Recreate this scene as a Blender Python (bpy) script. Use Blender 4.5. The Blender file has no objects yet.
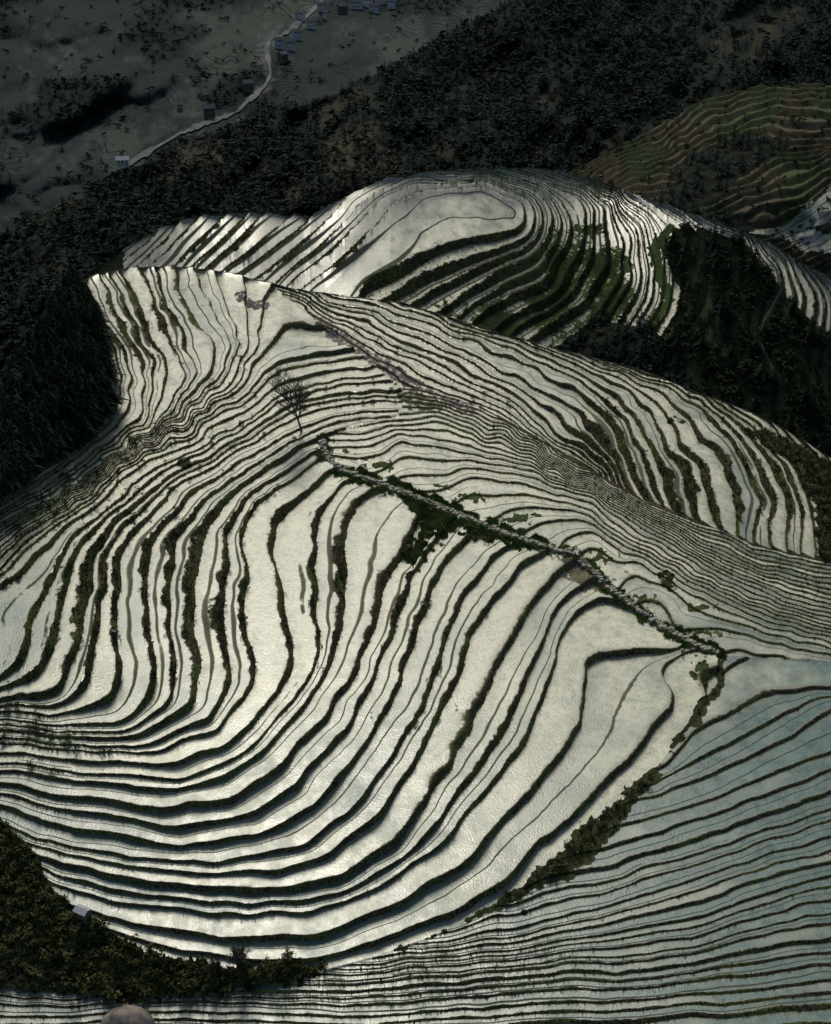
import bpy, math, numpy as np, random, bmesh
from mathutils import Vector, Matrix
rng=np.random.default_rng(7); random.seed(7)
FPX=1406.0; P=math.radians(28); CAMZ=100.0
sp,cp=math.sin(P),math.cos(P)
def tanA(v):
    cy=(512-v)/FPX
    return (sp-cy*cp)/(cp+cy*sp)
def unproj(u,v,D):
    cy=(512-v)/FPX; cx=(u-415.5)/FPX
    t=D/(cp+cy*sp)
    return cx*t, D+0*t, CAMZ+t*(-sp+cy*cp)
# ---------- noise ----------
_T=rng.random((256,256))
def vn(x,y):
    xi=np.floor(x).astype(int); yi=np.floor(y).astype(int)
    fx=x-xi; fy=y-yi; fx=fx*fx*(3-2*fx); fy=fy*fy*(3-2*fy)
    a=_T[xi&255,yi&255]; b=_T[(xi+1)&255,yi&255]; c=_T[xi&255,(yi+1)&255]; d=_T[(xi+1)&255,(yi+1)&255]
    return (a*(1-fx)+b*fx)*(1-fy)+(c*(1-fx)+d*fx)*fy
def fbm(x,y,o=4):
    s=0;a=0.5;n=0
    for i in range(o):
        s=s+a*vn(x*2**i+17.3*i,y*2**i+9.1*i); n+=a; a*=0.5
    return s/n*2-1
# ---------- thin plate interpolation ----------
class TPS:
    def __init__(s,pts,lam=0.5):
        pts=np.array(pts,float); X=pts[:,:2]/100; y=pts[:,2]; n=len(X)
        s.X=X; s.n=n
        K=s.phi(X,X)+lam*0.01*np.eye(n)
        Pm=np.c_[np.ones(n),X]
        A=np.zeros((n+3,n+3)); A[:n,:n]=K; A[:n,n:]=Pm; A[n:,:n]=Pm.T
        s.w=np.linalg.lstsq(A,np.r_[y,0,0,0],rcond=None)[0]
    def phi(s,A,B):
        r2=((A[:,None,:]-B[None,:,:])**2).sum(-1)
        return 0.5*r2*np.log(r2+1e-9)
    def raw(s,Q):
        Q=Q/100
        out=np.empty(len(Q))
        for i in range(0,len(Q),20000):
            q=Q[i:i+20000]
            out[i:i+20000]=s.phi(q,s.X)@s.w[:s.n]+s.w[s.n]+q@s.w[s.n+1:]
        return out
    def __call__(s,U,V,st=4.0):
        u0,v0=U.min()-st,V.min()-st
        nu=int((U.max()-u0)/st)+3; nv=int((V.max()-v0)/st)+3
        gu=u0+np.arange(nu)*st; gv=v0+np.arange(nv)*st
        GU,GV=np.meshgrid(gu,gv)
        G=s.raw(np.c_[GU.ravel(),GV.ravel()]).reshape(nv,nu)
        a=(U-u0)/st; b=(V-v0)/st; ai=a.astype(int); bi=b.astype(int); fa=a-ai; fb=b-bi
        return (G[bi,ai]*(1-fa)+G[bi,ai+1]*fa)*(1-fb)+(G[bi+1,ai]*(1-fa)+G[bi+1,ai+1]*fa)*fb
def dens(line,st=22):
    out=[]
    for (a,b) in zip(line[:-1],line[1:]):
        L=math.hypot(b[0]-a[0],b[1]-a[1]); n=max(1,int(L/st))
        for i in range(n): out.append((a[0]+(b[0]-a[0])*i/n,a[1]+(b[1]-a[1])*i/n))
    out.append(line[-1]); return out
def smoothline(line,it=2):
    p=np.array(line,float)
    for _ in range(it):
        q=np.empty((len(p)*2-2,2)); q[0::2]=p[:-1]*.75+p[1:]*.25; q[1::2]=p[:-1]*.25+p[1:]*.75
        p=np.vstack([p[:1],q,p[-1:]])
    return p
def field(d,st=26,lam=0.5,extra=()):
    pts=[]
    for val,line in d:
        for p in dens(line,st): pts.append((p[0],p[1],val))
    pts+=list(extra)
    return TPS(pts,lam)
def inpoly(U,V,poly):
    c=np.zeros(U.shape,bool); n=len(poly); j=n-1
    for i in range(n):
        xi,yi=poly[i]; xj,yj=poly[j]
        if yi!=yj:
            m=((yi>V)!=(yj>V)) & (U<(xj-xi)*(V-yi)/(yj-yi)+xi)
            c^=m
        j=i
    return c
def pdist(U,V,line):
    d=np.full(U.shape,1e9)
    for (a,b) in zip(line[:-1],line[1:]):
        ax,ay=a; dx,dy=b[0]-ax,b[1]-ay; L=dx*dx+dy*dy+1e-9
        t=np.clip(((U-ax)*dx+(V-ay)*dy)/L,0,1)
        d=np.minimum(d,np.hypot(U-ax-t*dx,V-ay-t*dy))
    return d
def blob(U,V,cx,cy,rx,ry):
    return np.exp(-(((U-cx)/rx)**2+((V-cy)/ry)**2))
def fpoly(pts):
    a=np.array(pts,float); return lambda u: np.interp(u,a[:,0],a[:,1])
# ---------- traced survey lines ----------
A=[(0,[(683,652),(676,695),(640,748),(590,798),(545,848),(500,885),(450,915),(400,935),(330,952),(250,962),(180,955),(120,935),(60,915),(0,888)]),
(1,[(680,645),(620,650),(588,662),(580,700),(562,745),(522,800),(470,860),(400,905),(320,930),(220,940),(130,925),(60,900),(0,870)]),
(2.2,[(600,600),(562,635),(545,690),(522,740),(488,792),(440,850),(380,888),(300,910),(200,915),(110,902),(50,880)]),
(3.4,[(562,590),(530,640),(500,700),(470,760),(440,808),(400,855),(340,885),(250,900),(150,892),(60,868)]),
(4.6,[(548,560),(512,605),(480,650),(455,710),(430,765),(395,820),(345,860),(280,880),(190,880),(100,866),(0,835)]),
(6,[(500,548),(468,590),(440,645),(420,700),(395,750),(355,805),(300,842),(220,860),(130,855),(40,835)]),
(7.4,[(460,535),(430,580),(405,640),(388,690),(358,748),(315,798),(255,830),(180,840),(80,822),(0,800)]),
(9,[(415,520),(388,570),(370,620),(355,670),(325,720),(280,765),(225,795),(150,805),(60,792),(0,782)]),
(11,[(345,485),(322,520),(312,560),(318,620),(320,660),(300,700),(250,745),(180,778),(90,772),(0,762)]),
(13,[(318,468),(270,500),(248,545),(250,600),(262,650),(256,690),(215,730),(150,752),(60,750),(0,742)]),
(16,[(390,417),(340,420),(300,436),(262,458),(215,495),(182,540),(172,600),(178,650),(168,700),(130,730),(60,732),(0,722)]),
(19,[(398,398),(350,400),(300,408),(262,428),(180,480),(118,545),(100,600),(98,650),(84,690),(50,706),(0,704)]),
(22,[(378,375),(320,380),(275,397),(232,428),(150,478),(72,545),(42,600),(28,640),(0,675),(-60,700)]),
(25,[(335,348),(295,354),(262,372),(222,404),(140,458),(50,528),(0,568),(-60,610)]),
(27,[(268,300),(262,332),(245,362),(212,398),(140,448),(50,516),(0,556)]),
(29,[(215,274),(236,318),(238,350),(220,385),(180,425),(95,478),(0,545)]),
(32,[(155,267),(176,310),(190,350),(184,395),(148,438),(75,488),(0,531)]),
(35,[(108,270),(132,310),(150,350),(150,400),(120,440),(50,485),(0,517)]),
(38,[(75,286),(98,318),(116,350),(120,395),(103,428),(50,468),(0,503),(-60,540)])]
B=[(20,[(400,388),(430,393),(480,408),(540,440),(590,470),(640,498),(700,522),(760,546),(831,562)]),
(17,[(405,402),(460,414),(520,445),(580,475),(640,505),(700,532),(760,555),(831,575)]),
(14,[(370,425),(440,420),(500,440),(560,465),(620,500),(700,545),(760,567),(831,590)]),
(11,[(350,447),(400,437),(450,442),(520,462),(590,490),(640,520),(700,556),(831,603)]),
(9,[(375,472),(420,457),(480,462),(540,474),(600,500),(650,535),(720,572),(831,613)]),
(7,[(430,492),(470,477),(530,486),(590,506),(640,545),(720,585),(831,622)]),
(5,[(490,522),(522,506),(580,513),(625,545),(680,575),(760,605),(831,630)]),
(3,[(560,548),(602,541),(640,560),(690,590),(760,618),(831,638)]),
(1.5,[(612,582),(650,579),(700,605),(760,630),(831,648)]),
(0,[(680,630),(720,628),(780,645),(831,657)]),(-1,[(715,655),(760,658),(831,668)])]
CD=[(0,[(300,308),(360,345),(430,387),(480,406),(540,440),(590,470)]),
(4,[(295,299),(380,335),(450,370),(510,402),(558,440),(594,464)]),
(8,[(310,293),(400,323),(470,353),(530,385),(572,412),(604,445),(626,482)]),
(11,[(380,300),(440,320),(510,350),(570,380),(620,420),(650,460),(664,500)]),
(14,[(450,318),(540,350),(610,383),(660,425),(688,470),(702,515)]),
(17,[(540,343),(620,370),(685,410),(725,450),(742,500),(744,535)]),
(20,[(620,365),(700,398),(750,440),(778,490),(785,545)]),
(23,[(700,393),(760,425),(800,470),(817,520),(817,560)])]
G=[(12,[(722,690),(760,668),(831,663)]),(11,[(655,775),(700,735),(760,702),(831,690)]),
(9.4,[(640,795),(720,765),(775,735),(831,705)]),(8,[(605,825),(700,795),(780,760),(831,738)]),
(6,[(555,870),(650,842),(760,805),(831,775)]),(3,[(490,912),(600,893),(740,850),(831,818)]),
(0,[(420,950),(550,930),(700,892),(831,850)]),(-4,[(350,968),(500,958),(700,928),(831,890)]),
(-8,[(200,990),(450,980),(600,965),(700,955),(831,930)]),(-11,[(0,1005),(150,1006),(400,1003),(600,988),(831,965)]),
(-15,[(0,1035),(400,1035),(831,1010)]),(-19,[(0,1075),(831,1060)])]
J=[(13,[(150,236),(130,250),(108,266)]),(10.5,[(205,216),(180,242),(158,268)]),(8.6,[(252,213),(225,242),(195,270)]),
(6.6,[(305,217),(265,246),(228,274)]),(5,[(425,172),(390,180),(358,198),(338,220),(305,248),(268,280)]),
(3,[(470,183),(430,186),(395,198),(380,214),(340,250),(300,285)]),
(2.1,[(500,215),(450,214),(415,222)]),(1.9,[(400,238),(365,264),(330,292)]),
(3,[(480,183),(520,197),(527,226),(500,244),(440,262),(370,298)]),
(5,[(440,176),(490,176),(540,196),(548,225),(530,255),(490,280),(430,308)]),(7.2,[(500,171),(545,183),(568,205),(572,240),(548,285),(480,322)]),
(9.5,[(540,171),(578,187),(598,220),(600,262),(580,300),(530,335)]),(12,[(575,177),(612,200),(630,235),(632,285),(600,338)]),
(15,[(600,188),(640,216),(660,258),(657,300),(628,348)]),(18,[(640,200),(680,225),(705,260),(700,300),(670,350)]),
(21,[(700,215),(745,240),(765,275),(750,340)]),(24,[(760,238),(790,262),(802,295),(790,350)]),(27,[(810,268),(828,295),(831,330)])]
PATH=[(322,440),(326,455),(338,468),(365,478),(400,490),(450,510),(500,531),(545,546),(580,556),(608,588),(650,618),(690,642),(718,652)]
fA=field(A,lam=.05); fB=field(B,lam=.05); fC=field([(v*.74,l) for v,l in CD],lam=.15); fG=field([(v*.8,l) for v,l in G],lam=.1); fJ=field(J,20,lam=.15)
polyB=[(1400,700),(831,662),(718,655)]+PATH[::-1][1:]+[(350,428),(398,416),(404,400),(402,388),(430,390),(480,407),(540,440),(590,470),(640,498),(700,522),(760,546),(831,562),(1400,640)]
polyC=[(262,240),(275,288),(310,316),(350,345),(385,374),(404,390),(430,390),(480,407),(540,440),(590,470),(640,498),(700,522),(760,546),(831,562),(1400,640),(1400,200)]
GULLY=[(718,655),(722,680),(692,722),(655,772),(605,825),(555,868),(500,903),(430,938),(380,955),(300,978),(200,988),(100,985),(0,955)]
polyG=GULLY+[(-400,940),(-400,1300),(1400,1300),(1400,700),(831,662)]
# ---------- smooth height control ----------
zc=[]
for val,line in A:
    for p in dens(line,60): zc.append((p[0],p[1],-46+val*0.9))
for val,line in G:
    for p in dens(line,90): zc.append((p[0],p[1],-47-(12-val)*0.42))
zc+=[(831,600,-39),(831,562,-35),(831,520,-33),(831,465,-30),(760,546,-34),(700,522,-32),(640,498,-31),(700,470,-27.5),
(430,387,-23),(480,407,-25),(540,440,-27),(590,470,-29.5),(600,430,-25),(450,318,-16),(540,342,-18),(620,368,-20.5),(700,393,-23),(800,440,-28),
(300,300,-15),(360,345,-19),(420,430,-30),(500,460,-31),(560,500,-34),(640,545,-37),(720,585,-39),(760,620,-42),(831,640,-43),(600,541,-38),
(0,400,-42),(-100,450,-60),(-150,600,-30),(40,345,-30),(-150,900,-52),(930,600,-40),(930,700,-46),(1000,1000,-60),(1000,500,-40),(-150,1050,-62)]
zF=TPS(zc,12.0)
zb=[(480,172,-3),(560,172,-5),(390,178,-3.5),(450,215,-4),(330,217,-8),(200,215,-12),(110,262,-28),(160,262,-18),(250,280,-16),(330,292,-12),(400,265,-9),
(430,300,-20),(520,330,-30),(520,230,-9),(600,200,-9),(600,250,-20),(560,290,-27),(650,300,-30),(640,345,-38),(700,300,-33),(760,280,-24),(740,236,-13),(800,262,-16),(820,320,-27),(700,360,-40),(831,400,-48),
(400,400,-52),(250,340,-40),(100,330,-55),(0,420,-90),(0,330,-80),(600,420,-60),(831,520,-75),(1000,350,-40),(1000,500,-75),(-150,500,-120)]
zB=TPS(zb,1.0)
def boxblur(a,k,ax):
    p=np.pad(a,[(k,k) if i==ax else (0,0) for i in range(2)],mode='edge'); c=np.cumsum(p,axis=ax)
    c=np.insert(c,0,0,axis=ax); n=a.shape[ax]
    return (np.take(c,np.arange(2*k+1,2*k+1+n),axis=ax)-np.take(c,np.arange(0,n),axis=ax))/(2*k+1)
def limit_slope(D,V,smax,smin):
    """keep the hillside within natural slopes, working up from its foot"""
    D=D.copy(); T=tanA(V)
    for r in range(1,len(D)):
        dt=T[r-1]-T[r]
        lo=D[r-1]*(1+dt/(T[r]+smax)); hi=D[r-1]*(1+dt/np.maximum(T[r]-smin,.05))
        D[r]=np.clip(D[r],lo,hi)
    for _ in range(2): D=boxblur(boxblur(D,7,0),7,1)
    return D

# ---------- mesh helpers ----------
def mk_mesh(name,co,faces_idx,nper,mat,smooth=True):
    me=bpy.data.meshes.new(name); n=len(co); m=len(faces_idx)//nper
    me.vertices.add(n); me.vertices.foreach_set('co',np.asarray(co,np.float32).ravel())
    me.loops.add(m*nper); me.loops.foreach_set('vertex_index',np.asarray(faces_idx,np.int32))
    me.polygons.add(m); me.polygons.foreach_set('loop_start',np.arange(m,dtype=np.int32)*nper)
    me.polygons.foreach_set('loop_total',np.full(m,nper,np.int32))
    me.polygons.foreach_set('use_smooth',np.full(m,smooth))
    me.update(calc_edges=True); me.materials.append(mat)
    ob=bpy.data.objects.new(name,me); bpy.context.collection.objects.link(ob); return ob
def addattr(ob,name,arr,typ='FLOAT'):
    a=ob.data.attributes.new(name,typ,'POINT')
    if typ=='FLOAT': a.data.foreach_set('value',np.asarray(arr,np.float32).ravel())
    else: a.data.foreach_set('color',np.asarray(arr,np.float32).ravel())
class Layer: pass
def build_layer(name,us,silf,vbf,nrows,shape,mat,back=26,backlen=6.0):
    t=np.linspace(0,1,nrows); sil=silf(us); vb=vbf(us)
    V=vb[None,:]+(sil-vb)[None,:]*t[:,None]; U=np.broadcast_to(us[None,:],V.shape).copy()
    D,dz,at=shape(U,V)
    X,Y,Z=unproj(U,V,D)
    Z=Z+dz
    L=Layer(); L.us=us; L.U=U; L.V=V; L.X=X; L.Y=Y; L.Z=Z; L.at=at; L.sil=sil; L.vb=vb; L.n=nrows
    xs,ys,zs=[X],[Y],[Z]
    x,y,z=X[-1].copy(),Y[-1].copy(),Z[-1].copy(); ta=tanA(V[-1])
    for k in range(back):
        st=backlen*(1+0.15*k); x=x*(1+st/y); y=y+st; z=z-st*(ta+0.06+min(0.03*k,0.5))
        xs.append(x[None]);ys.append(y[None]);zs.append(z[None])
    X2=np.vstack(xs);Y2=np.vstack(ys);Z2=np.vstack(zs)
    nr,nc=X2.shape
    idx=np.arange(nr*nc).reshape(nr,nc)
    q=np.stack([idx[:-1,:-1],idx[:-1,1:],idx[1:,1:],idx[1:,:-1]],-1).reshape(-1)
    ob=mk_mesh(name,np.stack([X2,Y2,Z2],-1).reshape(-1,3),q,4,mat)
    for k,a in at.items():
        if k in('bankm','forest','scrub','grassy'): continue
        if a.ndim==2: addattr(ob,k,np.vstack([a]+[a[-1:]]*back))
        else: addattr(ob,k,np.concatenate([a]+[a[-1:]]*back,0),'FLOAT_COLOR')
    L.ob=ob; return L
def at_surf(L,u,v):
    c=int(np.argmin(abs(L.us-u))); r=int(round((v-L.vb[c])/(L.sil[c]-L.vb[c])*(L.n-1))); r=min(max(r,0),L.n-1)
    return Vector((L.X[r,c],L.Y[r,c],L.Z[r,c]))
def rgba(c,shape):
    o=np.ones(shape+(4,)); o[...,:3]=c; return o
def mixc(a,c,m):
    m=np.clip(m,0,1)[...,None]; cc=np.array(list(c)+[1.0]); return a*(1-m)+cc*m
def ss(x,a,b):
    t=np.clip((x-a)/(b-a),0,1); return t*t*(3-2*t)
def terr(F,U,V,dist,Wx,stmax=1.0,base=1.35,ak=.25):
    gu=np.gradient(F,axis=1)/np.maximum(np.gradient(U,axis=1),1e-3)
    gv=np.gradient(F,axis=0)/np.minimum(np.gradient(V,axis=0),-1e-3)
    g=np.sqrt(gu**2+gv**2); g=np.clip(g,1e-4,1.0)
    sp_px=1/g; spm=sp_px*dist/FPX
    # banks keep a physical width, so wide fields do not get giant banks
    w=np.clip(base/sp_px+Wx*np.clip(24/sp_px,.3,1),0.05,0.62)
    amp=np.clip(ak*spm,0,stmax)
    return w,amp
def saw(F,w):
    fr=F-np.floor(F)
    return np.where(fr<w,fr/w-0.5,0.5-(fr-w)/(1-w)),fr
def uneven(F,k=.14):
    return F+k*np.sin(F*2.33)+k*.3*np.sin(F*5.1+1.3)

# ---------- materials ----------
def newmat(name):
    m=bpy.data.materials.new(name); m.use_nodes=True; nt=m.node_tree; nt.nodes.clear()
    out=nt.nodes.new('ShaderNodeOutputMaterial'); b=nt.nodes.new('ShaderNodeBsdfPrincipled')
    nt.links.new(b.outputs[0],out.inputs[0]); return m,nt,b
class NB:
    def __init__(s,nt): s.nt=nt
    def set(s,sock,v):
        if isinstance(v,(int,float,tuple,list)): sock.default_value=v
        else: s.nt.links.new(v,sock)
    def m(s,op,a,b=0.0,c=0.0):
        n=s.nt.nodes.new('ShaderNodeMath'); n.operation=op
        s.set(n.inputs[0],a); s.set(n.inputs[1],b); s.set(n.inputs[2],c); return n.outputs[0]
    def mix(s,f,a,b):
        n=s.nt.nodes.new('ShaderNodeMix'); n.data_type='RGBA'
        s.set(n.inputs[0],f); s.set(n.inputs[6],a if not isinstance(a,tuple) else a+(1,)); s.set(n.inputs[7],b if not isinstance(b,tuple) else b+(1,)); return n.outputs[2]
    def mulc(s,c,f):
        n=s.nt.nodes.new('ShaderNodeVectorMath'); n.operation='SCALE'; s.set(n.inputs[0],c); s.set(n.inputs[3],f); return n.outputs[0]
    def attr(s,name,col=False):
        n=s.nt.nodes.new('ShaderNodeAttribute'); n.attribute_name=name; return n.outputs['Color' if col else 'Fac']
    def noise(s,scale,det=4,rough=.55,out='Fac'):
        n=s.nt.nodes.new('ShaderNodeTexNoise'); n.inputs['Scale'].default_value=scale; n.inputs['Detail'].default_value=det; n.inputs['Roughness'].default_value=rough
        s.nt.links.new(s.pos(),n.inputs['Vector']); return n.outputs[out]
    def pos(s):
        if not hasattr(s,'_p'):
            g=s.nt.nodes.new('ShaderNodeNewGeometry'); s._p=g.outputs['Position']; s._n=g.outputs['Normal']
        return s._p
    def rng(s,v,a,b,c=0.0,d=1.0,smooth=True):
        n=s.nt.nodes.new('ShaderNodeMapRange'); n.interpolation_type='SMOOTHSTEP' if smooth else 'LINEAR'
        s.set(n.inputs[0],v); s.set(n.inputs[1],a); s.set(n.inputs[2],b); s.set(n.inputs[3],c); s.set(n.inputs[4],d); return n.outputs[0]
def terrain_mat():
    m,nt,b=newmat('terraced_ground'); N=NB(nt)
    F0=N.attr('F'); W=N.attr('W'); wet=N.attr('wet'); tone=N.attr('tone'); dry=N.attr('dryc',True)
    n1=N.noise(0.9,3,.6); n2=N.noise(0.10,4,.6); n3=N.noise(3.0,2,.7); n4=N.noise(0.35,3,.65)
    F=N.m('ADD',F0,N.m('MULTIPLY',N.m('SUBTRACT',n1,.5),0.08))
    fr=N.m('FRACT',F); idn=N.m('FLOOR',F)
    W2=N.m('MULTIPLY',W,N.rng(n4,.3,.7,.7,1.35))
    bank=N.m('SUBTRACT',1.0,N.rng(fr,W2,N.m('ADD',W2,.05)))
    lip=N.m('MULTIPLY',N.rng(fr,W2,N.m('ADD',W2,.04)),N.m('SUBTRACT',1.0,N.rng(fr,N.m('ADD',W2,.05),N.m('ADD',W2,.13))))
    wn=nt.nodes.new('ShaderNodeTexWhiteNoise'); wn.noise_dimensions='1D'; nt.links.new(idn,wn.inputs['W']); idr=wn.outputs['Value']
    sx=nt.nodes.new('ShaderNodeSeparateXYZ'); nt.links.new(N.pos(),sx.inputs[0])
    ns=N.noise(0.02,1,.5)
    fr0=N.m('FRACT',N.m('ADD',F0,N.m('MULTIPLY',N.m('SUBTRACT',n1,.5),0.035)))
    fr2=N.m('ABSOLUTE',N.m('SUBTRACT',fr0,N.m('ADD',.55,N.m('MULTIPLY',N.m('SUBTRACT',ns,.5),.8))))
    sub=N.m('SUBTRACT',1.0,N.rng(fr2,N.m('MULTIPLY',W,.14),N.m('MULTIPLY',W,.42)))
    sub=N.m('MULTIPLY',sub,N.rng(N.m('ADD',N.m('MULTIPLY',idr,.9),N.m('MULTIPLY',n2,.4)),.52,.56))
    cx=nt.nodes.new('ShaderNodeCombineXYZ'); N.set(cx.inputs[0],sx.outputs[0]); N.set(cx.inputs[1],sx.outputs[1])
    N.set(cx.inputs[2],N.m('MULTIPLY',idn,37.7))
    vc=nt.nodes.new('ShaderNodeTexVoronoi'); vc.inputs['Scale'].default_value=0.03; vc.feature='SMOOTH_F1'; vc.inputs['Smoothness'].default_value=.3; nt.links.new(cx.outputs[0],vc.inputs['Vector'])
    hs=nt.nodes.new('ShaderNodeSeparateColor'); nt.links.new(vc.outputs['Color'],hs.inputs[0]); cellr=hs.outputs[0]
    var=N.m('ADD',N.m('MULTIPLY',idr,.6),N.m('MULTIPLY',cellr,.4))
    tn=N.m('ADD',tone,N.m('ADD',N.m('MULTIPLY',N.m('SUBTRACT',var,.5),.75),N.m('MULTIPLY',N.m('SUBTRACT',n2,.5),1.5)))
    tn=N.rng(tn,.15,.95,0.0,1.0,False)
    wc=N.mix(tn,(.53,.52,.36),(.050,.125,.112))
    wc=N.mulc(wc,N.rng(n4,.25,.75,.78,1.15))
    spots=N.rng(n3,.50,.66)
    wc=N.mix(N.m('MULTIPLY',spots,N.rng(n2,.35,.65,.30,.7)),wc,(.15,.16,.105))
    wc=N.mix(N.m('MULTIPLY',N.rng(n1,.46,.68),.5),wc,(.19,.215,.135))
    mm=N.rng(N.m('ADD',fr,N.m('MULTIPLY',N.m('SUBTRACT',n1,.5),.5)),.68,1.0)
    wc=N.mix(N.m('MULTIPLY',mm,.45),wc,(.14,.145,.09))  # wet mud margin, with the upper bank's shade mixed into its colour
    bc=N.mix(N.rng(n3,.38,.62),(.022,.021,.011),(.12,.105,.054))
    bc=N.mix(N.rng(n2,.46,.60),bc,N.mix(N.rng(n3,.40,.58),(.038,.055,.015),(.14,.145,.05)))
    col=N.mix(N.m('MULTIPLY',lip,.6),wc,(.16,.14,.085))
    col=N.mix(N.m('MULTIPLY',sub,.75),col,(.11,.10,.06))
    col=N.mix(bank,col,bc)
    dryv=N.mulc(dry,N.rng(n3,.3,.7,.45,1.6,False)); dryv=N.mulc(dryv,N.rng(n4,.3,.7,.6,1.4,False))
    dryv=N.mulc(dryv,N.m('SUBTRACT',1.0,N.m('MULTIPLY',bank,.6)))
    wm=N.rng(N.m('ADD',wet,N.m('MULTIPLY',N.m('SUBTRACT',n1,.5),.7)),.42,.55)
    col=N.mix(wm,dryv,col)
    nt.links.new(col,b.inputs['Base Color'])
    water=N.m('MULTIPLY',wm,N.m('MULTIPLY',N.m('SUBTRACT',1.0,bank),N.m('SUBTRACT',1.0,sub)))
    rough=N.rng(water,0,1,.95,N.rng(n4,.3,.7,.26,.42),False)
    nt.links.new(rough,b.inputs['Roughness'])
    N.set(b.inputs['Specular IOR Level'],N.rng(water,0,1,.06,.55,False))
    nn=N.mix(water,N._n,(0.,0.,1.))
    bp=nt.nodes.new('ShaderNodeBump'); N.set(bp.inputs['Strength'],N.rng(water,0,1,.7,.10,False)); nt.links.new(n3,bp.inputs['Height']); bp.inputs['Distance'].default_value=.5
    nt.links.new(nn,bp.inputs['Normal'])
    nt.links.new(bp.outputs[0],b.inputs['Normal'])
    return m
TM=terrain_mat()
def simple(name,c1,c2,scale=1.0,rough=.9,spec=.1):
    m,nt,b=newmat(name); N=NB(nt)
    nt.links.new(N.mix(N.rng(N.noise(scale,3,.6),.35,.65),c1,c2),b.inputs['Base Color'])
    b.inputs['Roughness'].default_value=rough; b.inputs['Specular IOR Level'].default_value=spec; return m
M_fol=simple('conifer_foliage',(.006,.012,.007),(.020,.030,.014),.08)
M_shr=simple('shrub_foliage',(.012,.019,.008),(.040,.053,.020),.12)
M_far=simple('distant_foliage',(.006,.013,.010),(.015,.025,.016),.03)
M_grass=simple('bank_grass_blades',(.03,.038,.012),(.14,.14,.05),.4)
M_lush=simple('path_grass_blades',(.06,.09,.022),(.15,.20,.055),.4)
M_bark=simple('bark',(.05,.042,.03),(.11,.095,.07),3)
M_stone=simple('path_stone',(.20,.185,.145),(.42,.40,.33),1.2)
M_rock=simple('boulder_rock',(.13,.11,.09),(.26,.22,.18),.6)
M_wall=simple('plaster_wall',(.42,.42,.40),(.60,.59,.56),.5)
M_wood=simple('wood_wall',(.10,.08,.06),(.18,.14,.10),.7)
M_roof=simple('tile_roof',(.06,.062,.066),(.13,.13,.135),.8)
M_tarp=simple('metal_sheet',(.30,.32,.34),(.42,.43,.44),2,.6,.3)
M_dark=simple('window_opening',(.01,.01,.012),(.03,.03,.035),2,.3,.5)
M_cloth=simple('dark_cloth',(.02,.02,.03),(.04,.04,.05),8)
M_river=simple('river_surface',(.045,.055,.058),(.13,.135,.13),.04,.8,.1)
M_egret=simple('white_feathers',(.74,.74,.72),(.84,.84,.82),5)
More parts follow.
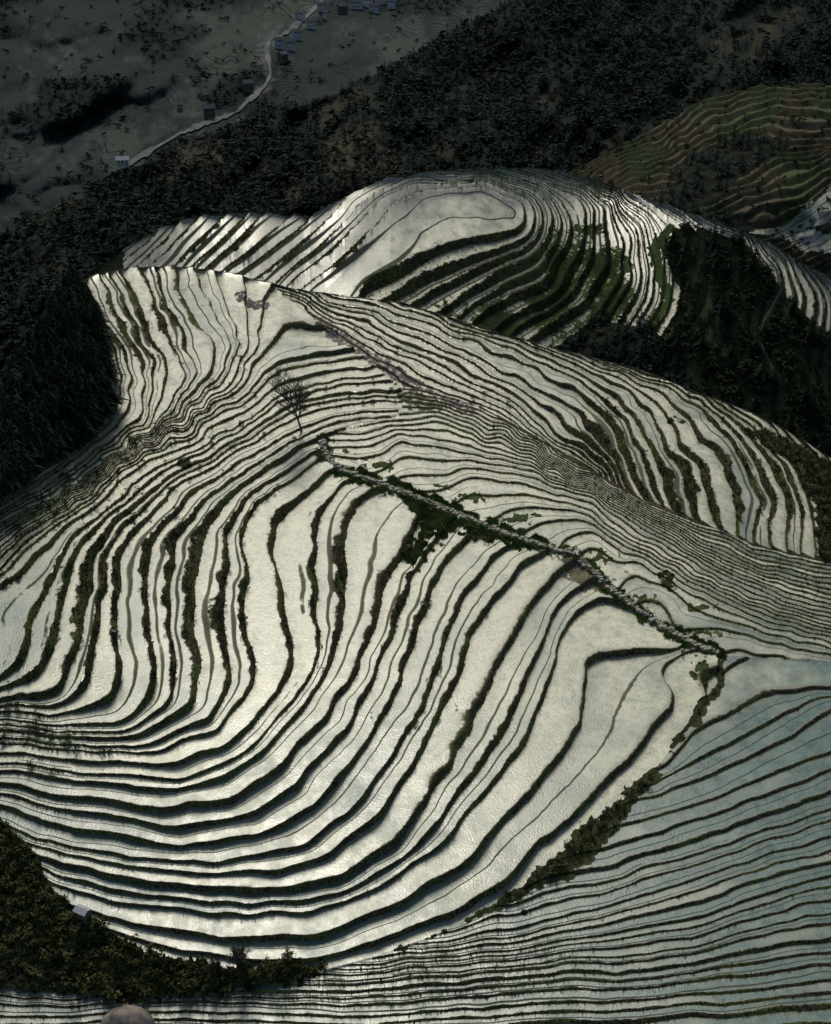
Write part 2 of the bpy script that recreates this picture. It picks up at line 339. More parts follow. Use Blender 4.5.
# ---------- front hill ----------
f_sil=fpoly([(-300,520),(-100,450),(0,400),(40,345),(72,288),(90,276),(130,267),(180,266),(230,272),(290,288),(350,296),(400,302),(450,317),(500,333),(560,349),(640,369),(700,393),(760,415),(800,438),(831,458),(900,490),(1130,560)])
def usamp(st,lo=-300,hi=1130):
    return np.r_[np.arange(lo,-40,6.0),np.arange(-40,871,st),np.arange(871+5,hi,6.0)]
def front_shape(U,V):
    z=zF(U,V); D=limit_slope((CAMZ-z)/tanA(V),V,.58,-.24); z=CAMZ-D*tanA(V)
    X,Y,_=unproj(U,V,D); dist=np.hypot(D,CAMZ-z)
    wu=U+fbm(X*.06,Y*.06,3)*9+fbm(X*.2+7,Y*.2,2)*3.2; wv=V+fbm(X*.06+50,Y*.06+20,3)*7+fbm(X*.2+31,Y*.2+3,2)*2.2
    FA=uneven(fA(wu,wv)); FB=fB(wu,wv); FC=uneven(fC(wu,wv),.10); FG=uneven(fG(wu,wv),.12)
    inB=inpoly(U,V,polyB); inC=inpoly(U,V,polyC)&~inB; inG=inpoly(U,V,polyG)&~inB
    Wx=0.36*blob(U,V,180,600,125,90)+.26*blob(U,V,350,570,75,70)+.48*blob(U,V,140,320,45,50)+.22*blob(U,V,50,620,60,60)+.12*blob(U,V,470,700,90,120)
    WxC=.58*blob(U,V,715,490,95,38)+.50*blob(U,V,602,440,26,40)+.12*blob(U,V,720,410,60,20)
    WxG=.02+.08*ss(V,890,1000)
    mod=0.05+1.75*np.clip(vn(X*.09,Y*.09)*.6+vn(X*.3,Y*.3)*.4,0,1)
    F=np.zeros_like(U); w=np.zeros_like(U); amp=np.zeros_like(U)
    for m,f,wx,st,off,ak in ((~(inB|inC|inG),FA,Wx,1.05,0,.26),(inB,FB,0*U,.35,200,.15),(inC,FC,WxC,.9,400,.25),(inG,FG,WxG,.45,600,.14)):
        ww,aa=terr(f,U,V,dist,wx*mod,st,ak=ak)
        F[m]=f[m]+off; w[m]=ww[m]; amp[m]=aa[m]
    s,fr=saw(F,w)
    nz=fbm(U*.05,V*.05,4); nf=fbm(U*.2,V*.2,3)
    wet=np.ones_like(U); dc=rgba((.035,.04,.018),U.shape)
    dp=pdist(U,V,PATH); m=ss(7.5+6*nz+6*nf-dp,0,4); wet=np.minimum(wet,1-m); dc=mixc(dc,(.11,.15,.04),m); pg=m*(dp>3)
    m=ss(2.6+nf-dp,0,1.5); dc=mixc(dc,(.22,.195,.13),m)
    tri=inpoly(U+nf*12+nz*4,V+nf*12,[(398,488),(430,492),(480,518),(545,542),(505,546),(462,530),(432,540),(412,570),(402,556),(418,520)]); wet[tri]=0; dc=mixc(dc,(.085,.11,.035),tri*(dp>4))
    tri2=inpoly(U+nf*16+nz*5,V+nf*14,[(556,550),(575,550),(596,575),(604,592),(585,592),(564,575)]); wet[tri2]=0.3; dc[tri2,:3]=(.18,.165,.10)
    tri3=inpoly(U+nf*16,V+nf*10,[(388,386),(405,386),(455,408),(430,412),(405,408)]); wet[tri3]=0.42; dc[tri3,:3]=(.13,.13,.06)
    for (cx_,cy_,rx,ry) in [(380,466,12,4),(350,452,9,3),(470,497,15,4),(520,518,13,5),(597,556,13,7),(700,608,14,4),(715,632,16,3),(704,672,10,13),(640,600,10,4),(620,470,8,5),(440,486,11,3)]:
        m=ss(1.0+1.8*nf-np.hypot((U-cx_)/rx,(V-cy_)/ry),0,.4); wet=np.minimum(wet,1-m); dc=mixc(dc,(.075,.10,.032),m)
    dg=pdist(U,V,GULLY[:9]); gw=np.interp(U,[380,480,540,590,620,660,720],[0,3,10,19,13,4,5]); m=ss(gw+9*nz+5*nf-dg,0,4); wet=np.minimum(wet,1-m); dc=mixc(dc,(.06,.068,.028),m)
    dd=pdist(U,V,[(312,316),(350,343),(390,370),(430,392),(470,410)]); m=ss(9+6*nz+4*nf-dd,0,4); wet=np.minimum(wet,1-m*.56); dc=mixc(dc,(.19,.145,.135),m)
    dd=pdist(U,V,[(240,296),(250,303),(262,305)]); m=ss(8+5*nf-dd,0,4); wet=np.minimum(wet,1-m*.56); dc=mixc(dc,(.15,.11,.11),m)
    dd=pdist(U,V,[(480,407),(540,440),(590,470),(640,498),(700,522),(760,546),(831,562)]); m=ss(2.5+2*nz-dd,0,2); wet=np.minimum(wet,1-m); dc=mixc(dc,(.12,.10,.06),m)
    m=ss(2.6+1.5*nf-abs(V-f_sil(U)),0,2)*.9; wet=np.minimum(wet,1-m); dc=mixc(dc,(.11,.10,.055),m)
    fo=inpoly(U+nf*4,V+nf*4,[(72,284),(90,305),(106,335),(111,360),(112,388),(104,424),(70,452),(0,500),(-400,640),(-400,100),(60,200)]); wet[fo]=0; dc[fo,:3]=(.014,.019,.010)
    co=inpoly(U+nf*7,V+nf*7,[(738,428),(775,432),(831,462),(1200,600),(1200,640),(831,566),(819,556),(812,500),(790,462),(765,446)]); wet[co]=0; dc[co,:3]=(.11,.09,.045)
    ll=inpoly(U+nf*9,V+nf*9,[(-400,760),(0,822),(38,856),(48,885),(95,925),(150,955),(230,968),(300,962),(330,965),(290,985),(200,996),(120,1000),(0,985),(-400,1000)]); wet[ll]=0; dc[ll,:3]=(.020,.022,.011)
    dc=mixc(dc,(.06,.05,.028),ss(nz,.0,.5)*ll*.7)
    isl=ss(fbm(X*.07+90,Y*.07+3,4),.60,.68); wet=np.minimum(wet,1-isl*.6)
    tone=0.26+.60*inG*(1-.35*blob(U,V,700,930,250,60))+.30*blob(U,V,390,770,90,110)+.38*blob(U,V,20,600,110,130)+.22*ss(V,650,900)-.22*blob(U,V,340,450,280,160)+.35*blob(U,V,760,640,60,25)+.22*blob(U,V,150,900,220,60)+.28*ss(V,560,700)*ss(120-U,0,150)+.12*ss(U,640,800)  # water tint by area; broken-cloud light pool at centre put into the colour
    dz=amp*s*np.where(wet>.2,1,.35)+np.where(wet<.5,.2*nf,0)
    dz=dz+np.where(ll,.5*nf+.3*nz,0)
    bank=((fr<w)&(wet>.4))
    return D,dz,dict(F=F,W=w,wet=wet,tone=tone,dryc=dc,bankm=bank.astype(float),forest=fo*1.0,grassy=pg+tri*(dp>4)*.8,scrub=(ll|co)*1.0+tri*.25*(dp>5)+.30*ss(gw-3+6*nz-dg,0,4)+.05*ss(6+3*nz-dp,0,2)*(dp>5))
us=usamp(1.1)
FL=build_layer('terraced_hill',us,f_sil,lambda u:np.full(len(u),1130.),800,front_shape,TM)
# ---------- back hill ----------
b_sil=fpoly([(-300,700),(-100,520),(0,420),(60,325),(100,268),(130,245),(160,228),(200,215),(250,212),(310,217),(345,196),(390,178),(430,171),(480,168),(540,168),(580,175),(620,188),(660,203),(720,222),(770,243),(800,262),(831,278),(980,340),(1130,420)])
def back_shape(U,V):
    z=zB(U,V); D=limit_slope((CAMZ-z)/tanA(V),V,.66,-.14); z=CAMZ-D*tanA(V); X,Y,_=unproj(U,V,D); dist=np.hypot(D,CAMZ-z)
    wu=U+fbm(X*.05,Y*.05,3)*6; wv=V+fbm(X*.05+50,Y*.05+20,3)*4
    Jv=np.maximum(fJ(wu,wv,3.0),2.05)
    F=-Jv*1.1+1000+ss(Jv,3,6)*(.12*np.sin(Jv*2.5))
    Wx=.52*blob(U,V,230,248,100,26)+.50*blob(U,V,410,272,95,28)+.36*blob(U,V,560,285,80,60)+.12*blob(U,V,600,220,40,30)+.38*blob(U,V,770,300,70,60)
    w,amp=terr(F,U,V,dist,Wx*(.5+.8*vn(X*.08,Y*.08)),1.1)
    s,fr=saw(F,w)
    nz=fbm(U*.05,V*.05,4); nf=fbm(U*.2,V*.2,3)
    wet=np.ones_like(U); dc=rgba((.05,.06,.022),U.shape)
    gr=inpoly(U+nf*6,V+nf*6,[(548,232),(600,222),(632,262),(636,300),(600,345),(500,345),(430,305),(500,300),(545,275)])
    wet=np.where(gr,.42+.35*nz,wet); dc=mixc(dc,(.09,.14,.036),gr*ss(fr,w,w+.1)*ss(nz,-.3,.3))
    gr2=inpoly(U+nf*6,V+nf*6,[(440,240),(500,240),(520,262),(500,300),(400,305),(340,296),(400,268)]); wet=np.where(gr2&~gr,.55,wet)
    fo=inpoly(U+nf*6,V+nf*6,[(672,228),(700,228),(742,240),(762,262),(790,300),(820,330),(1200,400),(1200,700),(300,700),(480,345),(640,352),(672,330),(680,290),(662,250)]); wet[fo]=0; dc[fo,:3]=(.042,.052,.022)
    wet[(V>300+0*U)&(U<330)]=0
    dd=pdist(U,V,[(670,228),(652,250),(660,275),(668,300),(650,330)]); m=ss(7+4*nf-dd,0,3); wet=np.minimum(wet,1-m); dc=mixc(dc,(.08,.115,.034),m)
    dd=pdist(U,V,[(770,250),(790,275),(770,310),(755,335),(780,380)]); m=ss(2-dd,0,1.5)*fo; dc=mixc(dc,(.16,.15,.09),m); trk=ss(5-dd,0,2)
    m=ss(2+1.5*nf-abs(V-b_sil(U)),0,2)*.8; wet=np.minimum(wet,1-m)
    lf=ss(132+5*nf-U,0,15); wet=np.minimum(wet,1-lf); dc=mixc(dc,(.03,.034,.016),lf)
    top=ss(2.5+3*nf-np.hypot((U-470)/2.6,(V-181)),0,3); wet=np.minimum(wet,1-top); dc=mixc(dc,(.11,.10,.06),top)
    tone=.30+.12*nz+.2*ss(U,600,800)
    return D,amp*s*np.where(wet>.2,1,.6),dict(F=F,W=np.where(fo,.45,w),wet=wet,tone=tone,dryc=dc,bankm=((fr<w)&(wet>.2))*1.,forest=fo*(1-trk)*(.2+ss(nz,-.2,.25)),scrub=gr*.3+lf*.5)
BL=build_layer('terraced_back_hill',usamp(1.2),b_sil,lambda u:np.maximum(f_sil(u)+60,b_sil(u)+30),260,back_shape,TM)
# ---------- right far spur (dry terraces) ----------
s_sil=fpoly([(200,420),(450,240),(540,195),(580,167),(640,135),(700,102),(760,86),(831,84),(980,60),(1130,50)])
Dspur=TPS([(580,167,math.log(520)),(700,102,math.log(590)),(760,86,math.log(600)),(831,84,math.log(600)),(831,130,math.log(540)),(700,150,math.log(520)),(640,180,math.log(480)),(831,200,math.log(490)),(831,280,math.log(450)),(600,230,math.log(440)),(450,300,math.log(430)),(1000,80,math.log(620)),(1000,280,math.log(460)),(760,180,math.log(490))],.5)
fS=field([(0,[(590,168),(650,138),(705,106),(760,90),(831,88)]),(4,[(600,172),(650,152),(710,120),(770,104),(831,106)]),(8,[(615,180),(660,165),(710,140),(770,122),(831,124)]),(12,[(640,188),(690,172),(740,150),(790,148),(831,146)]),(16,[(660,200),(740,185),(790,160),(831,150)]),(20,[(700,215),(760,200),(831,170)]),(24,[(720,235),(790,215),(831,190)])],25,.3)
def spur_shape(U,V):
    D=np.exp(Dspur(U,V)+.02*fbm(U*.02,V*.02,4)); X,Y,_=unproj(U,V,D)
    F=2000-.62*fS(U+9*fbm(U*.03,V*.03,3),V+9*fbm(U*.03+9,V*.03,3)); w=np.full(U.shape,.42); s,fr=saw(F,w)
    nz=fbm(U*.03+4,V*.03,4); nf=fbm(U*.2,V*.2,3)
    dc=rgba((.095,.080,.048),U.shape); dc=mixc(dc,(.06,.082,.033),ss(nz,-.2,.2))
    fo=inpoly(U+nf*6,V+nf*6,[(690,155),(730,135),(795,140),(785,155),(740,178),(720,205),(660,212),(670,180)])
    fo|=inpoly(U+nf*5,V+nf*5,[(400,400),(560,185),(600,190),(650,200),(700,212),(745,212),(760,240),(800,262),(1100,265),(1100,500)])
    dc=mixc(dc,(.014,.018,.010),fo*1.)
    wet=np.zeros_like(U)
    pond=inpoly(U+nf*2,V+nf*2,[(748,232),(785,226),(808,204),(840,182),(1000,160),(1000,240),(831,222),(806,228),(831,236),(1000,250),(1000,262),(831,254),(800,250),(788,240)]); wet[pond]=1; fo&=~pond
    fog=fo&~inpoly(U,V,[(740,190),(1000,150),(1000,300),(740,275)])
    return D,np.where(pond,0,1.5*s*(~fo)),dict(F=F,W=np.where(pond,.08,w),wet=wet,tone=.4+0*U,dryc=dc,bankm=0*U,forest=fog*1.,scrub=.15+0*U)
SL=build_layer('dry_terraced_hill',usamp(1.6,150),s_sil,lambda u:np.full(len(u),430.),300,spur_shape,TM,14,12)
# ---------- middle forested ridge ----------
m_sil=fpoly([(-500,400),(-150,290),(0,237),(60,203),(120,174),(180,146),(260,118),(330,97),(400,62),(450,32),(500,8),(560,-30),(700,-80),(980,-130),(1300,-160)])
lg=math.log
Dmid=TPS([(0,500,lg(430)),(0,400,lg(450)),(0,300,lg(500)),(0,237,lg(570)),(120,174,lg(640)),(120,260,lg(520)),(330,97,lg(780)),(330,200,lg(560)),(500,8,lg(960)),(500,150,lg(640)),(700,-60,lg(1100)),(831,0,lg(950)),(831,150,lg(700)),(831,450,lg(470)),(400,450,lg(460)),(650,60,lg(830)),(1000,-100,lg(1150)),(1000,300,lg(600)),(-200,300,lg(520)),(-200,500,lg(420)),(600,250,lg(560))],.5)
def mid_shape(U,V):
    D=np.exp(Dmid(U,V,8.)+.08*fbm(U*.012+3,V*.012,4)+.08*(1-abs(fbm(U*.014+V*.012,V*.006,3)))); 
    nz=fbm(U*.02+4,V*.02,4); nf=fbm(U*.2,V*.2,3)
    br=blob(U,V,230,180,150,38)
    dc=rgba((.009,.015,.010),U.shape); dc=mixc(dc,(.045,.043,.024),ss(nz+.6*br-.1*ss(U,400,600),.15,.6))
    return D,0*U,dict(F=.5+0*U,W=.1+0*U,wet=0*U,tone=0*U,dryc=dc,bankm=0*U,forest=.25+.75*ss(-nz-.4*br,-.3,.2),scrub=.2+br)
ML=build_layer('forested_ridge',usamp(2.4,-500,1300),m_sil,lambda u:np.full(len(u),560.),330,mid_shape,TM,14,20)
# ---------- far valley ----------
v_sil=fpoly([(-900,-190),(0,-200),(400,-215),(1000,-190),(1700,-200)])
Dfar=TPS([(0,260,lg(760)),(0,180,lg(900)),(0,100,lg(1150)),(0,0,lg(1500)),(270,60,lg(1320)),(270,120,lg(1100)),(200,130,lg(1060)),(330,0,lg(1700)),(100,50,lg(1250)),(150,0,lg(1450)),(450,0,lg(1650)),(400,50,lg(1350)),(0,-100,lg(1900)),(400,-100,lg(2300)),(900,-100,lg(2300)),(400,-200,lg(3000)),(0,-200,lg(2600)),(900,-200,lg(3000)),(900,100,lg(1300)),(900,300,lg(800)),(400,300,lg(750)),(-600,0,lg(1500)),(-600,300,lg(800)),(1500,0,lg(1600)),(1500,300,lg(800))],.5)
RIV=[(345,-30),(325,0),(305,18),(285,36),(266,42),(268,62),(272,80),(250,100),(236,115),(205,124),(180,135),(150,152),(125,168)]
def far_shape(U,V):
    rd=pdist(U,V,RIV); k=ss(rd,5,60)
    rg=1-abs(fbm(U*.011+V*.013+3,V*.011-U*.004,3))
    D=np.exp(Dfar(U,V,10.)+k*(.07*(rg-.7)+.05*fbm(U*.010+3,V*.014,4)+.010*fbm(U*.05+3,V*.05,4)))
    nz=fbm(U*.02+14,V*.02,4); nf=fbm(U*.15,V*.15,3)
    F=D/24+7*nz
    lines=ss(fbm(U*.02+40,V*.03+8,3),.1,.3)
    fm=ss(fbm(U*.012,V*.02+8,4)+.3*blob(U,V,0,200,200,60)+.2*blob(U,V,170,20,60,50)+.45*(.75-rg),-.05,.3)
    dc=rgba((.022,.033,.031),U.shape); dc=mixc(dc,(.060,.073,.056),ss(nz+.5*nf,-.05,.35)*.8); dc=mixc(dc,(.010,.017,.016),fm)
    dc=mixc(dc,(.12,.12,.112),ss(7+20*nf+10*nz-rd,0,8)*.6*ss(150-V,0,30))
    return D,0*U,dict(F=F,W=.24*lines,wet=0*U,tone=0*U,dryc=dc,bankm=0*U,forest=fm*.8*(rd>8)+.08*(rd>8),scrub=.1+0*U)
VL=build_layer('valley_terrain',np.arange(-900,1700,3.5),v_sil,lambda u:np.full(len(u),330.),260,far_shape,TM,6,60)
gs=9000; n=60
gx,gy=np.meshgrid(np.linspace(-gs,gs,n),np.linspace(-gs,gs,n)); gz=-235+8*fbm(gx*.002,gy*.002,3)
ii=np.arange(n*n).reshape(n,n); q=np.stack([ii[:-1,:-1],ii[:-1,1:],ii[1:,1:],ii[1:,:-1]],-1).reshape(-1)
M_gr=simple('ground_cover',(.015,.02,.012),(.03,.035,.02),.01)
mk_mesh('ground',np.stack([gx,gy,gz],-1).reshape(-1,3),q,4,M_gr)
# ---------- vegetation masses ----------
def conifer_base(r,layers=6,per=8):
    vs=[]
    for l in range(layers):
        h0=.12+.8*l/layers; rad=.34*(1-l/layers)**.8+.03
        for k in range(per):
            a=2*math.pi*(k+r.random())/per; rr=rad*(.7+.5*r.random()); wd=.5*(.6+.5*r.random())
            tip=(rr*math.cos(a),rr*math.sin(a),h0-.06*r.random())
            b1=(.35*rr*math.cos(a-wd*1.4),.35*rr*math.sin(a-wd*1.4),h0+.10+.05*r.random()); b2=(.35*rr*math.cos(a+wd*1.4),.35*rr*math.sin(a+wd*1.4),h0+.12)
            vs+= [tip,b1,b2]
    vs+=[(.03,0,0),(-.03,0,0),(0,0,1.0),(0,.03,0),(0,-.03,0),(0,0,1.02)]
    return np.array(vs)
def bush_base(r,nf=42,s0=.09,s1=.17):
    vs=[]
    cl=[(r.uniform(-.3,.3),r.uniform(-.3,.3),r.uniform(.3,.7)) for _ in range(5)]
    for i in range(nf):
        c=cl[i%5]; d=Vector((r.gauss(0,1),r.gauss(0,1),r.gauss(0,1))).normalized()*r.uniform(.12,.27); c=Vector(c)+d
        a=Vector((r.gauss(0,1),r.gauss(0,1),r.gauss(0,.7))).normalized(); b=a.cross(d).normalized()
        s=r.uniform(s0,s1); vs+= [tuple(c+a*s),tuple(c+b*s),tuple(c-a*s*.8-b*s*.3)]
    vs+=[(.03,0,0),(-.03,0,0),(0,0,.5)]
    return np.array(vs)
def tuft_base(r,nb=5):
    vs=[]
    for i in range(nb):
        a=r.uniform(0,6.28); x,y=r.uniform(-.3,.3),r.uniform(-.3,.3); t=.13
        vs+=[(x+t*math.cos(a),y+t*math.sin(a),-.1),(x-t*math.cos(a),y-t*math.sin(a),-.1),(x+r.uniform(-.4,.4),y+r.uniform(-.4,.4),r.uniform(.5,1.0))]
    return np.array(vs)
def scatter(name,bases,pos,hs,mat,wid=1.0):
    outs=[]
    var=rng.integers(0,len(bases),len(pos))
    for b,base in enumerate(bases):
        m=var==b; p=pos[m]; h=hs[m]; k=len(p)
        if k==0: continue
        a=rng.random(k)*6.283; ca,sa=np.cos(a),np.sin(a); wv=wid*(.8+.5*rng.random(k))
        bx=base[None,:,0]*wv[:,None]; by=base[None,:,1]*wv[:,None]
        x=(bx*ca[:,None]-by*sa[:,None])*h[:,None]+p[:,0:1]; y=(bx*sa[:,None]+by*ca[:,None])*h[:,None]+p[:,1:2]; z=base[None,:,2]*h[:,None]+p[:,2:3]
        outs.append(np.stack([x,y,z],-1).reshape(-1,3))
    co=np.concatenate(outs); return mk_mesh(name,co,np.arange(len(co)),3,mat,False)
def pick(L,mask,n,umin=-150,umax=980,areaw=True):
    w=mask*((L.U>umin)&(L.U<umax))
    ce=np.gradient(L.U,axis=1)*abs(np.gradient(L.V,axis=0)); w=w*ce
    if areaw: w=w*(L.Y/300.)**1.0
    w=w.ravel()/w.sum(); i=rng.choice(len(w),n,p=w)
    pos=np.c_[L.X.ravel()[i],L.Y.ravel()[i],L.Z.ravel()[i]]
    pos[:,0]+=rng.normal(0,.15,n); return pos
R=random.Random(3)
con=[conifer_base(R) for _ in range(5)]; conL=[conifer_base(R,4,5) for _ in range(4)]; bus=[bush_base(R) for _ in range(5)]; busL=[bush_base(R,20,.16,.26) for _ in range(5)]; tuf=[tuft_base(R) for _ in range(6)]
def H(n,a,b): return rng.uniform(a,b,n)
pf=pick(FL,FL.at['forest'],1700); pb=pick(BL,BL.at['forest'],3200); pm=pick(ML,ML.at['forest'],30000,-200,1000); psf=pick(SL,SL.at['forest'],1200); pv=pick(VL,VL.at['forest'],8000,-200,700)
scatter('forest',con,np.r_[pf,pb[:120]],H(len(pf)+120,3,7),M_fol,1.3)
scatter('forest_shrubs',bus,pb[120:],H(3080,.8,2.3),M_shr,1.4)
scatter('distant_forest',conL,np.r_[pm[19000:],psf,pv[:2000]],np.r_[H(11000,2.8,6),H(1200,3,5.5),H(2000,3,6)],M_far,1.7)
scatter('distant_woodland',busL,np.r_[pm[:19000],pv[2000:]],np.r_[H(19000,2.0,4.6),H(6000,2.5,5)],M_far,1.6)
pbr=pick(ML,ML.at['scrub']*1.0,5000,-150,600); scatter('hillside_scrub',busL,pbr,H(5000,1.0,2.6),simple('dry_scrub_foliage',(.018,.020,.011),(.052,.050,.027),.05),1.6)
ps=pick(FL,FL.at['scrub'],3400,areaw=False); scatter('scrub_bushes',bus,ps,H(len(ps),.3,1.1)*np.where(rng.random(len(ps))<.05,2.0,1),simple('scrub_foliage',(.024,.031,.011),(.10,.105,.038),.5),1.4)
psp=pick(SL,SL.at['scrub'],1500); scatter('terrace_bushes',busL,psp,H(len(psp),.8,2.2),M_shr,1.5)
notG=(FL.at['F']<560)
pt=pick(FL,FL.at['bankm']*np.clip(FL.at['W']*3,.2,1)*np.where(notG,1,.35),42000,areaw=False); ptb=pick(BL,BL.at['bankm'],14000,areaw=False); pts_=pick(FL,FL.at['scrub'],20000,areaw=False)
scatter('bank_grass',tuf,np.r_[pt,ptb,pts_],np.r_[H(len(pt),.12,.40),H(len(ptb),.25,.6),H(len(pts_),.25,.8)],M_grass,1.2)
pgr=pick(FL,FL.at['grassy'],14000,areaw=False); scatter('path_grass',tuf,pgr,H(len(pgr),.12,.4),M_lush,1.5)
pbk=pick(FL,FL.at['bankm']*(FL.at['W']>.2)*((FL.at['F']<120)|((FL.at['F']>390)&notG)),1300,areaw=False); scatter('bank_shrubs',bus,pbk,H(len(pbk),.35,.95),M_shr,1.3)
# ---------- stone path ----------
def slabs(name,line,L,width,mat):
    P2=smoothline(line,2); pts=[at_surf(L,u,v) for u,v in P2]
    vs=[];fs=[]
    for a,b in zip(pts[:-1],pts[1:]):
        d=b-a; Ln=d.length
        if Ln<1e-3: continue
        dn=d.normalized(); side=Vector((-dn.y,dn.x,0)).normalized()
        for _ in range(int(Ln*3.6)+1):
            c=a+dn*R.uniform(0,Ln)+side*R.gauss(0,.36)*width
            r=R.uniform(.16,.46)*width; k=6; base=len(vs); a0=R.uniform(0,1); hh=R.uniform(.20,.34)
            for top in (1,0):
                for j in range(k):
                    an=a0+j*6.283/k; rr=r*R.uniform(.7,1.1); vs.append((c.x+rr*math.cos(an)*1.1,c.y+rr*math.sin(an),c.z+(hh if top else -.3)+R.uniform(-.03,.03)))
            fs.append([base+j for j in range(k)])
            for j in range(k): fs.append([base+j,base+k+j,base+k+(j+1)%k,base+(j+1)%k])
    me=bpy.data.meshes.new(name); me.from_pydata(vs,[],fs); me.materials.append(mat); ob=bpy.data.objects.new(name,me); bpy.context.collection.objects.link(ob); return ob
slabs('stone_path',PATH,FL,1.05,M_stone)
# ---------- river ribbon ----------
rp=smoothline(RIV,3); vs=[];fs=[]
for i,(u,v) in enumerate(rp):
    j=min(i+1,len(rp)-1); k=max(i-1,0); du,dv=rp[j]-rp[k]; l=math.hypot(du,dv)+1e-6; nu,nv=-dv/l,du/l; hw=1.9+.8*math.sin(i*.35)+.4*math.sin(i*.9)
    for sgn in (-1,1):
        p=at_surf(VL,u+nu*hw*sgn,v+nv*hw*sgn); X,Y,Z=unproj(u+nu*hw*sgn,v+nv*hw*sgn,p.y); vs.append((X,Y,p.z+1.2))
    if i: b=2*i; fs.append([b-2,b-1,b+1,b])
me=bpy.data.meshes.new('river'); me.from_pydata(vs,[],fs); me.materials.append(M_river); bpy.context.collection.objects.link(bpy.data.objects.new('river',me))
# ---------- houses ----------
def child(par,name,vs,fs,mat):
    me=bpy.data.meshes.new(name); me.from_pydata(vs,[],fs); me.materials.append(mat); o=bpy.data.objects.new(name,me); bpy.context.collection.objects.link(o); o.parent=par; return o
def box(x0,x1,y0,y1,z0,z1):
    v=[(x0,y0,z0),(x1,y0,z0),(x1,y1,z0),(x0,y1,z0),(x0,y0,z1),(x1,y0,z1),(x1,y1,z1),(x0,y1,z1)]
    return v,[(0,3,2,1),(4,5,6,7),(0,1,5,4),(1,2,6,5),(2,3,7,6),(3,0,4,7)]
def house(name,pos,w,d,h,rot,wall,roof,floors=2,rise=.35):
    e=bpy.data.objects.new(name,None); bpy.context.collection.objects.link(e); e.location=pos; e.rotation_euler=(0,0,rot)
    v,f=box(-w/2,w/2,-d/2,d/2,-3,h); v+=[(-w/2,0,h+d*rise),(w/2,0,h+d*rise)]; f+=[(4,7,8),(5,9,6)]
    child(e,'walls',v,f,wall)
    o=.1*d; r=d*rise; t=.06*d
    hz=h-o*2*rise
    v=[(-w/2-o,-d/2-o,hz+.02),(w/2+o,-d/2-o,hz+.02),(w/2+o,0,h+r+.02),(-w/2-o,0,h+r+.02),(w/2+o,d/2+o,hz+.02),(-w/2-o,d/2+o,hz+.02)]
    v+=[(a,b,c+t) for a,b,c in v]
    f=[(0,3,2,1),(3,5,4,2),(6,7,8,9),(9,8,10,11),(0,1,7,6),(4,5,11,10),(1,2,8,7),(2,4,10,8),(3,0,6,9),(5,3,9,11)]
    child(e,'roof',v,f,roof)
    vv=[];ff=[]
    nw=max(2,int(w/2.5))
    for fl in range(floors):
        for i in range(nw):
            if fl==0 and i==nw//2: continue
            cx=-w/2+(i+.5)*w/nw; cz=(fl+.55)*h/floors; s=min(.5,w/nw*.28); b=len(vv)
            a,b2=box(cx-s,cx+s,-d/2-.04,-d/2+.05,cz-s*1.1,cz+s*1.1); vv+=a; ff+=[tuple(q+b for q in x) for x in b2]
    child(e,'windows',vv,ff,M_dark)
    a,b2=box(-.45,.45,-d/2-.05,-d/2+.05,0,min(2,h*.7)); child(e,'door',a,b2,M_wood)
for (u,v,w,rt,wm) in [(356,9,14,.2,M_wall),(368,6,12,-.1,M_wall),(381,4,13,.4,M_wall),(374,12,11,.1,M_wall),(341,14,10,.5,M_wood),(300,20,9,-.4,M_wall),(312,28,9,.3,M_wall),(290,50,9,.2,M_wall),(284,62,8,.9,M_wood),(247,92,8,.4,M_wood),(392,8,9,0,M_wall),(296,40,9,.6,M_wall),(278,48,8,.1,M_wall),(322,12,9,.2,M_wall),(210,118,8,.3,M_wood)]:
    house('village_house',at_surf(VL,u,v)+Vector((0,0,1.5)),w,6,6.5,rt,wm,M_roof)
house('farm_house',at_surf(VL,126,166)+Vector((0,-8,4)),8,5,3.2,.2,M_wall,M_tarp)
house('field_hut',at_surf(FL,83,918)+Vector((0,0,.3)),2.0,1.4,1.1,-.5,M_wood,M_tarp,1,.25)
# ---------- bare tree ----------
def bare_tree(name,base,h):
    vs=[];es=[];rad=[]
    def br(p,d,l,r,depth,par):
        n=4
        for i in range(n):
            d=(d+Vector((R.gauss(0,.13),R.gauss(0,.13),R.gauss(0,.08)+.05))).normalized(); p=p+d*l/n
            vs.append(p); rad.append(max(r*(1-.4*(i+1)/n),.026)); es.append((par,len(vs)-1)); par=len(vs)-1
            if depth>0 and (i>0 or depth<4):
                for _ in range(2 if depth==4 else R.choice((1,1,2))):
                    a=R.uniform(0,6.28); s=Vector((math.cos(a),math.sin(a),.15)); nd=(d*.8+s*.75).normalized()
                    br(p,nd,l*R.uniform(.52,.7),r*.55,depth-1,par)
    vs.append(Vector((0,0,-.5))); rad.append(h*.026)
    br(Vector((0,0,-.5)),Vector((.05,0,1)),h*.6,h*.023,4,0)
    V=[];Fc=[]
    for a,b in es:
        A_,B_=vs[a],vs[b]; d=(B_-A_).normalized(); s=d.orthogonal().normalized(); t=d.cross(s); o=len(V); k=5
        for P_,r in ((A_,rad[a]),(B_,rad[b])):
            for j in range(k): an=j*6.283/k; V.append(P_+s*r*math.cos(an)+t*r*math.sin(an))
        for j in range(k): Fc.append((o+j,o+(j+1)%k,o+k+(j+1)%k,o+k+j))
    me=bpy.data.meshes.new(name); me.from_pydata(V,[],Fc); me.materials.append(M_bark)
    ob=bpy.data.objects.new(name,me); ob.location=base; bpy.context.collection.objects.link(ob)
bare_tree('bare_tree',at_surf(FL,302,431),11)
bare_tree('bare_tree',at_surf(FL,240,968),4.2)
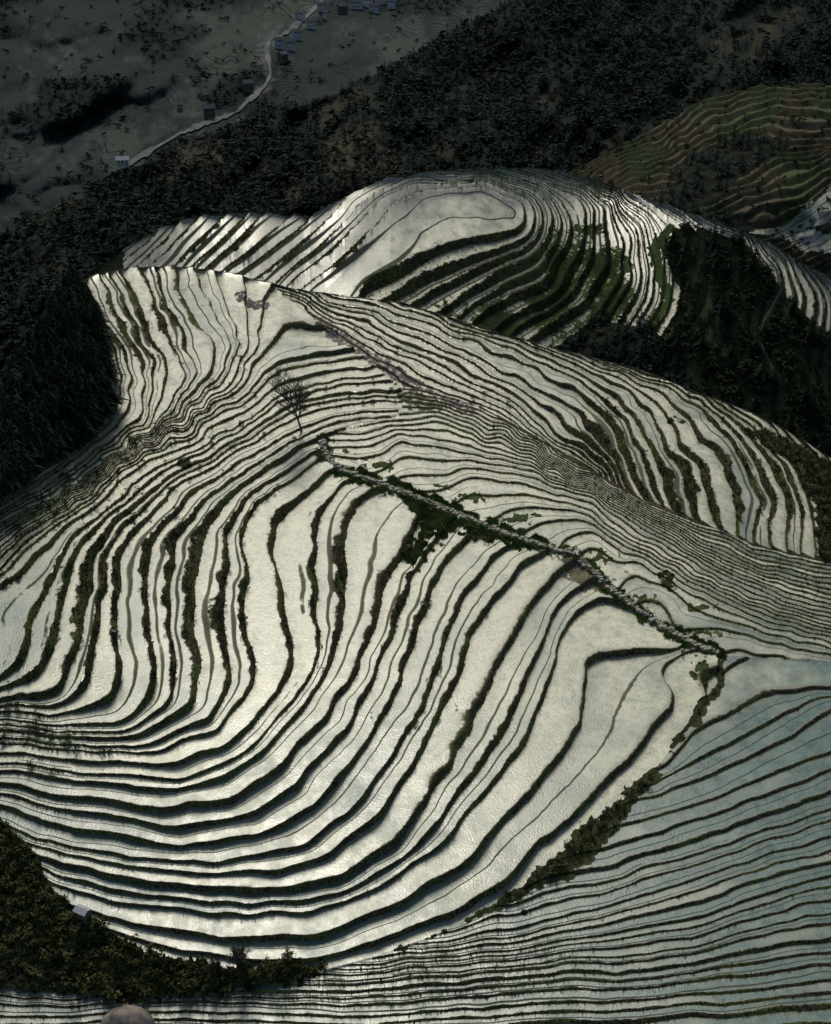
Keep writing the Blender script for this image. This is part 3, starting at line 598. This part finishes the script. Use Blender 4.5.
bare_tree('bare_tree',at_surf(FL,212,975),3)
# ---------- farmer ----------
def skinned(name,P_,E,Rr,mat,base,rz):
    me=bpy.data.meshes.new(name); me.from_pydata(P_,E,[]); me.materials.append(mat)
    ob=bpy.data.objects.new(name,me); bpy.context.collection.objects.link(ob); ob.location=base; ob.rotation_euler=(0,0,rz)
    ob.modifiers.new('skin','SKIN'); sd=me.skin_vertices[0].data
    for i,r in enumerate(Rr): sd[i].radius=(r,r)
    sd[0].use_root=True; s=ob.modifiers.new('sub','SUBSURF'); s.levels=1; s.render_levels=1
skinned('farmer',[(0,0,.93),(0,0,1.15),(0,0,1.38),(0,0,1.5),(0,-.01,1.60),(0,-.01,1.72),(.1,0,.88),(.12,-.06,.5),(.13,.03,.08),(.13,-.12,.03),(-.1,0,.88),(-.13,.08,.5),(-.14,.16,.08),(-.14,.03,.03),(.19,0,1.4),(.27,.03,1.14),(.25,-.12,.92),(-.19,0,1.4),(-.27,.02,1.14),(-.26,-.10,.9)],
 [(0,1),(1,2),(2,3),(3,4),(4,5),(0,6),(6,7),(7,8),(8,9),(0,10),(10,11),(11,12),(12,13),(2,14),(14,15),(15,16),(2,17),(17,18),(18,19)],
 [.17,.17,.18,.07,.11,.09,.11,.085,.06,.05,.11,.085,.06,.05,.07,.055,.04,.07,.055,.04],M_cloth,at_surf(FL,493,432)+Vector((0,0,.1)),.6)
# ---------- egret figures standing in for white water spills in the paddies ----------
for (u,v,rz) in [(114,634,.3),(121,637,2.),(161,547,1.2),(42,652,-.6),(322,671,.4),(371,716,2.6),(456,709,-.3),(318,664,1.)]:
    skinned('egret_stand_in',[(0,0,.48),(.2,0,.46),(.36,0,.40),(-.14,0,.56),(-.24,0,.68),(-.17,0,.80),(-.22,0,.92),(-.29,0,.95),(-.42,0,.93),(.04,.05,.3),(.04,.05,0),(.04,-.05,.3),(.04,-.05,0)],
     [(0,1),(1,2),(0,3),(3,4),(4,5),(5,6),(6,7),(7,8),(0,9),(9,10),(0,11),(11,12)],[.13,.12,.04,.09,.05,.04,.04,.05,.012,.02,.015,.02,.015],M_egret,at_surf(FL,u,v),rz)
# ---------- boulder ----------
bm=bmesh.new(); bmesh.ops.create_icosphere(bm,subdivisions=5,radius=1)
for v in bm.verts:
    p=v.co; n_=float(fbm(np.array([p.x*1.3+5+p.z]),np.array([p.y*1.3+2-p.z*.6]),4)[0]); v.co=Vector((p.x*3.9,p.y*3,p.z*3.6))*(1+.13*n_)
me=bpy.data.meshes.new('boulder'); bm.to_mesh(me); me.materials.append(M_rock); 
for p in me.polygons: p.use_smooth=True
ob=bpy.data.objects.new('boulder',me); ob.location=at_surf(FL,128,1030); bpy.context.collection.objects.link(ob)
# ---------- light ----------
w=bpy.data.worlds.new('World'); bpy.context.scene.world=w; w.use_nodes=True; nt=w.node_tree
sk=nt.nodes.new('ShaderNodeTexSky'); sk.sky_type='NISHITA'; sk.sun_disc=False
EL,AZ=math.radians(46),math.radians(-8)
sk.sun_elevation=EL; sk.sun_rotation=AZ
nt.links.new(sk.outputs[0],nt.nodes['Background'].inputs[0]); nt.nodes['Background'].inputs[1].default_value=0.08
sl=bpy.data.lights.new('sun','SUN'); sl.energy=2.4; sl.angle=math.radians(18); sl.color=(1,.94,.80)
so=bpy.data.objects.new('sun',sl); bpy.context.collection.objects.link(so)
sd=Vector((math.sin(AZ)*math.cos(EL),math.cos(AZ)*math.cos(EL),math.sin(EL))); so.rotation_euler=sd.to_track_quat('Z','Y').to_euler()
cam=bpy.data.cameras.new('camera'); co=bpy.data.objects.new('camera',cam); bpy.context.collection.objects.link(co)
co.location=(0,0,CAMZ); co.rotation_euler=(math.radians(90-28),0,0); cam.sensor_fit='VERTICAL'; cam.sensor_height=24; cam.lens=24*FPX/1024; cam.clip_end=30000; cam.clip_start=.5
s=bpy.context.scene; s.camera=co; s.view_settings.view_transform='Standard'; s.view_settings.look='None'; s.view_settings.exposure=0
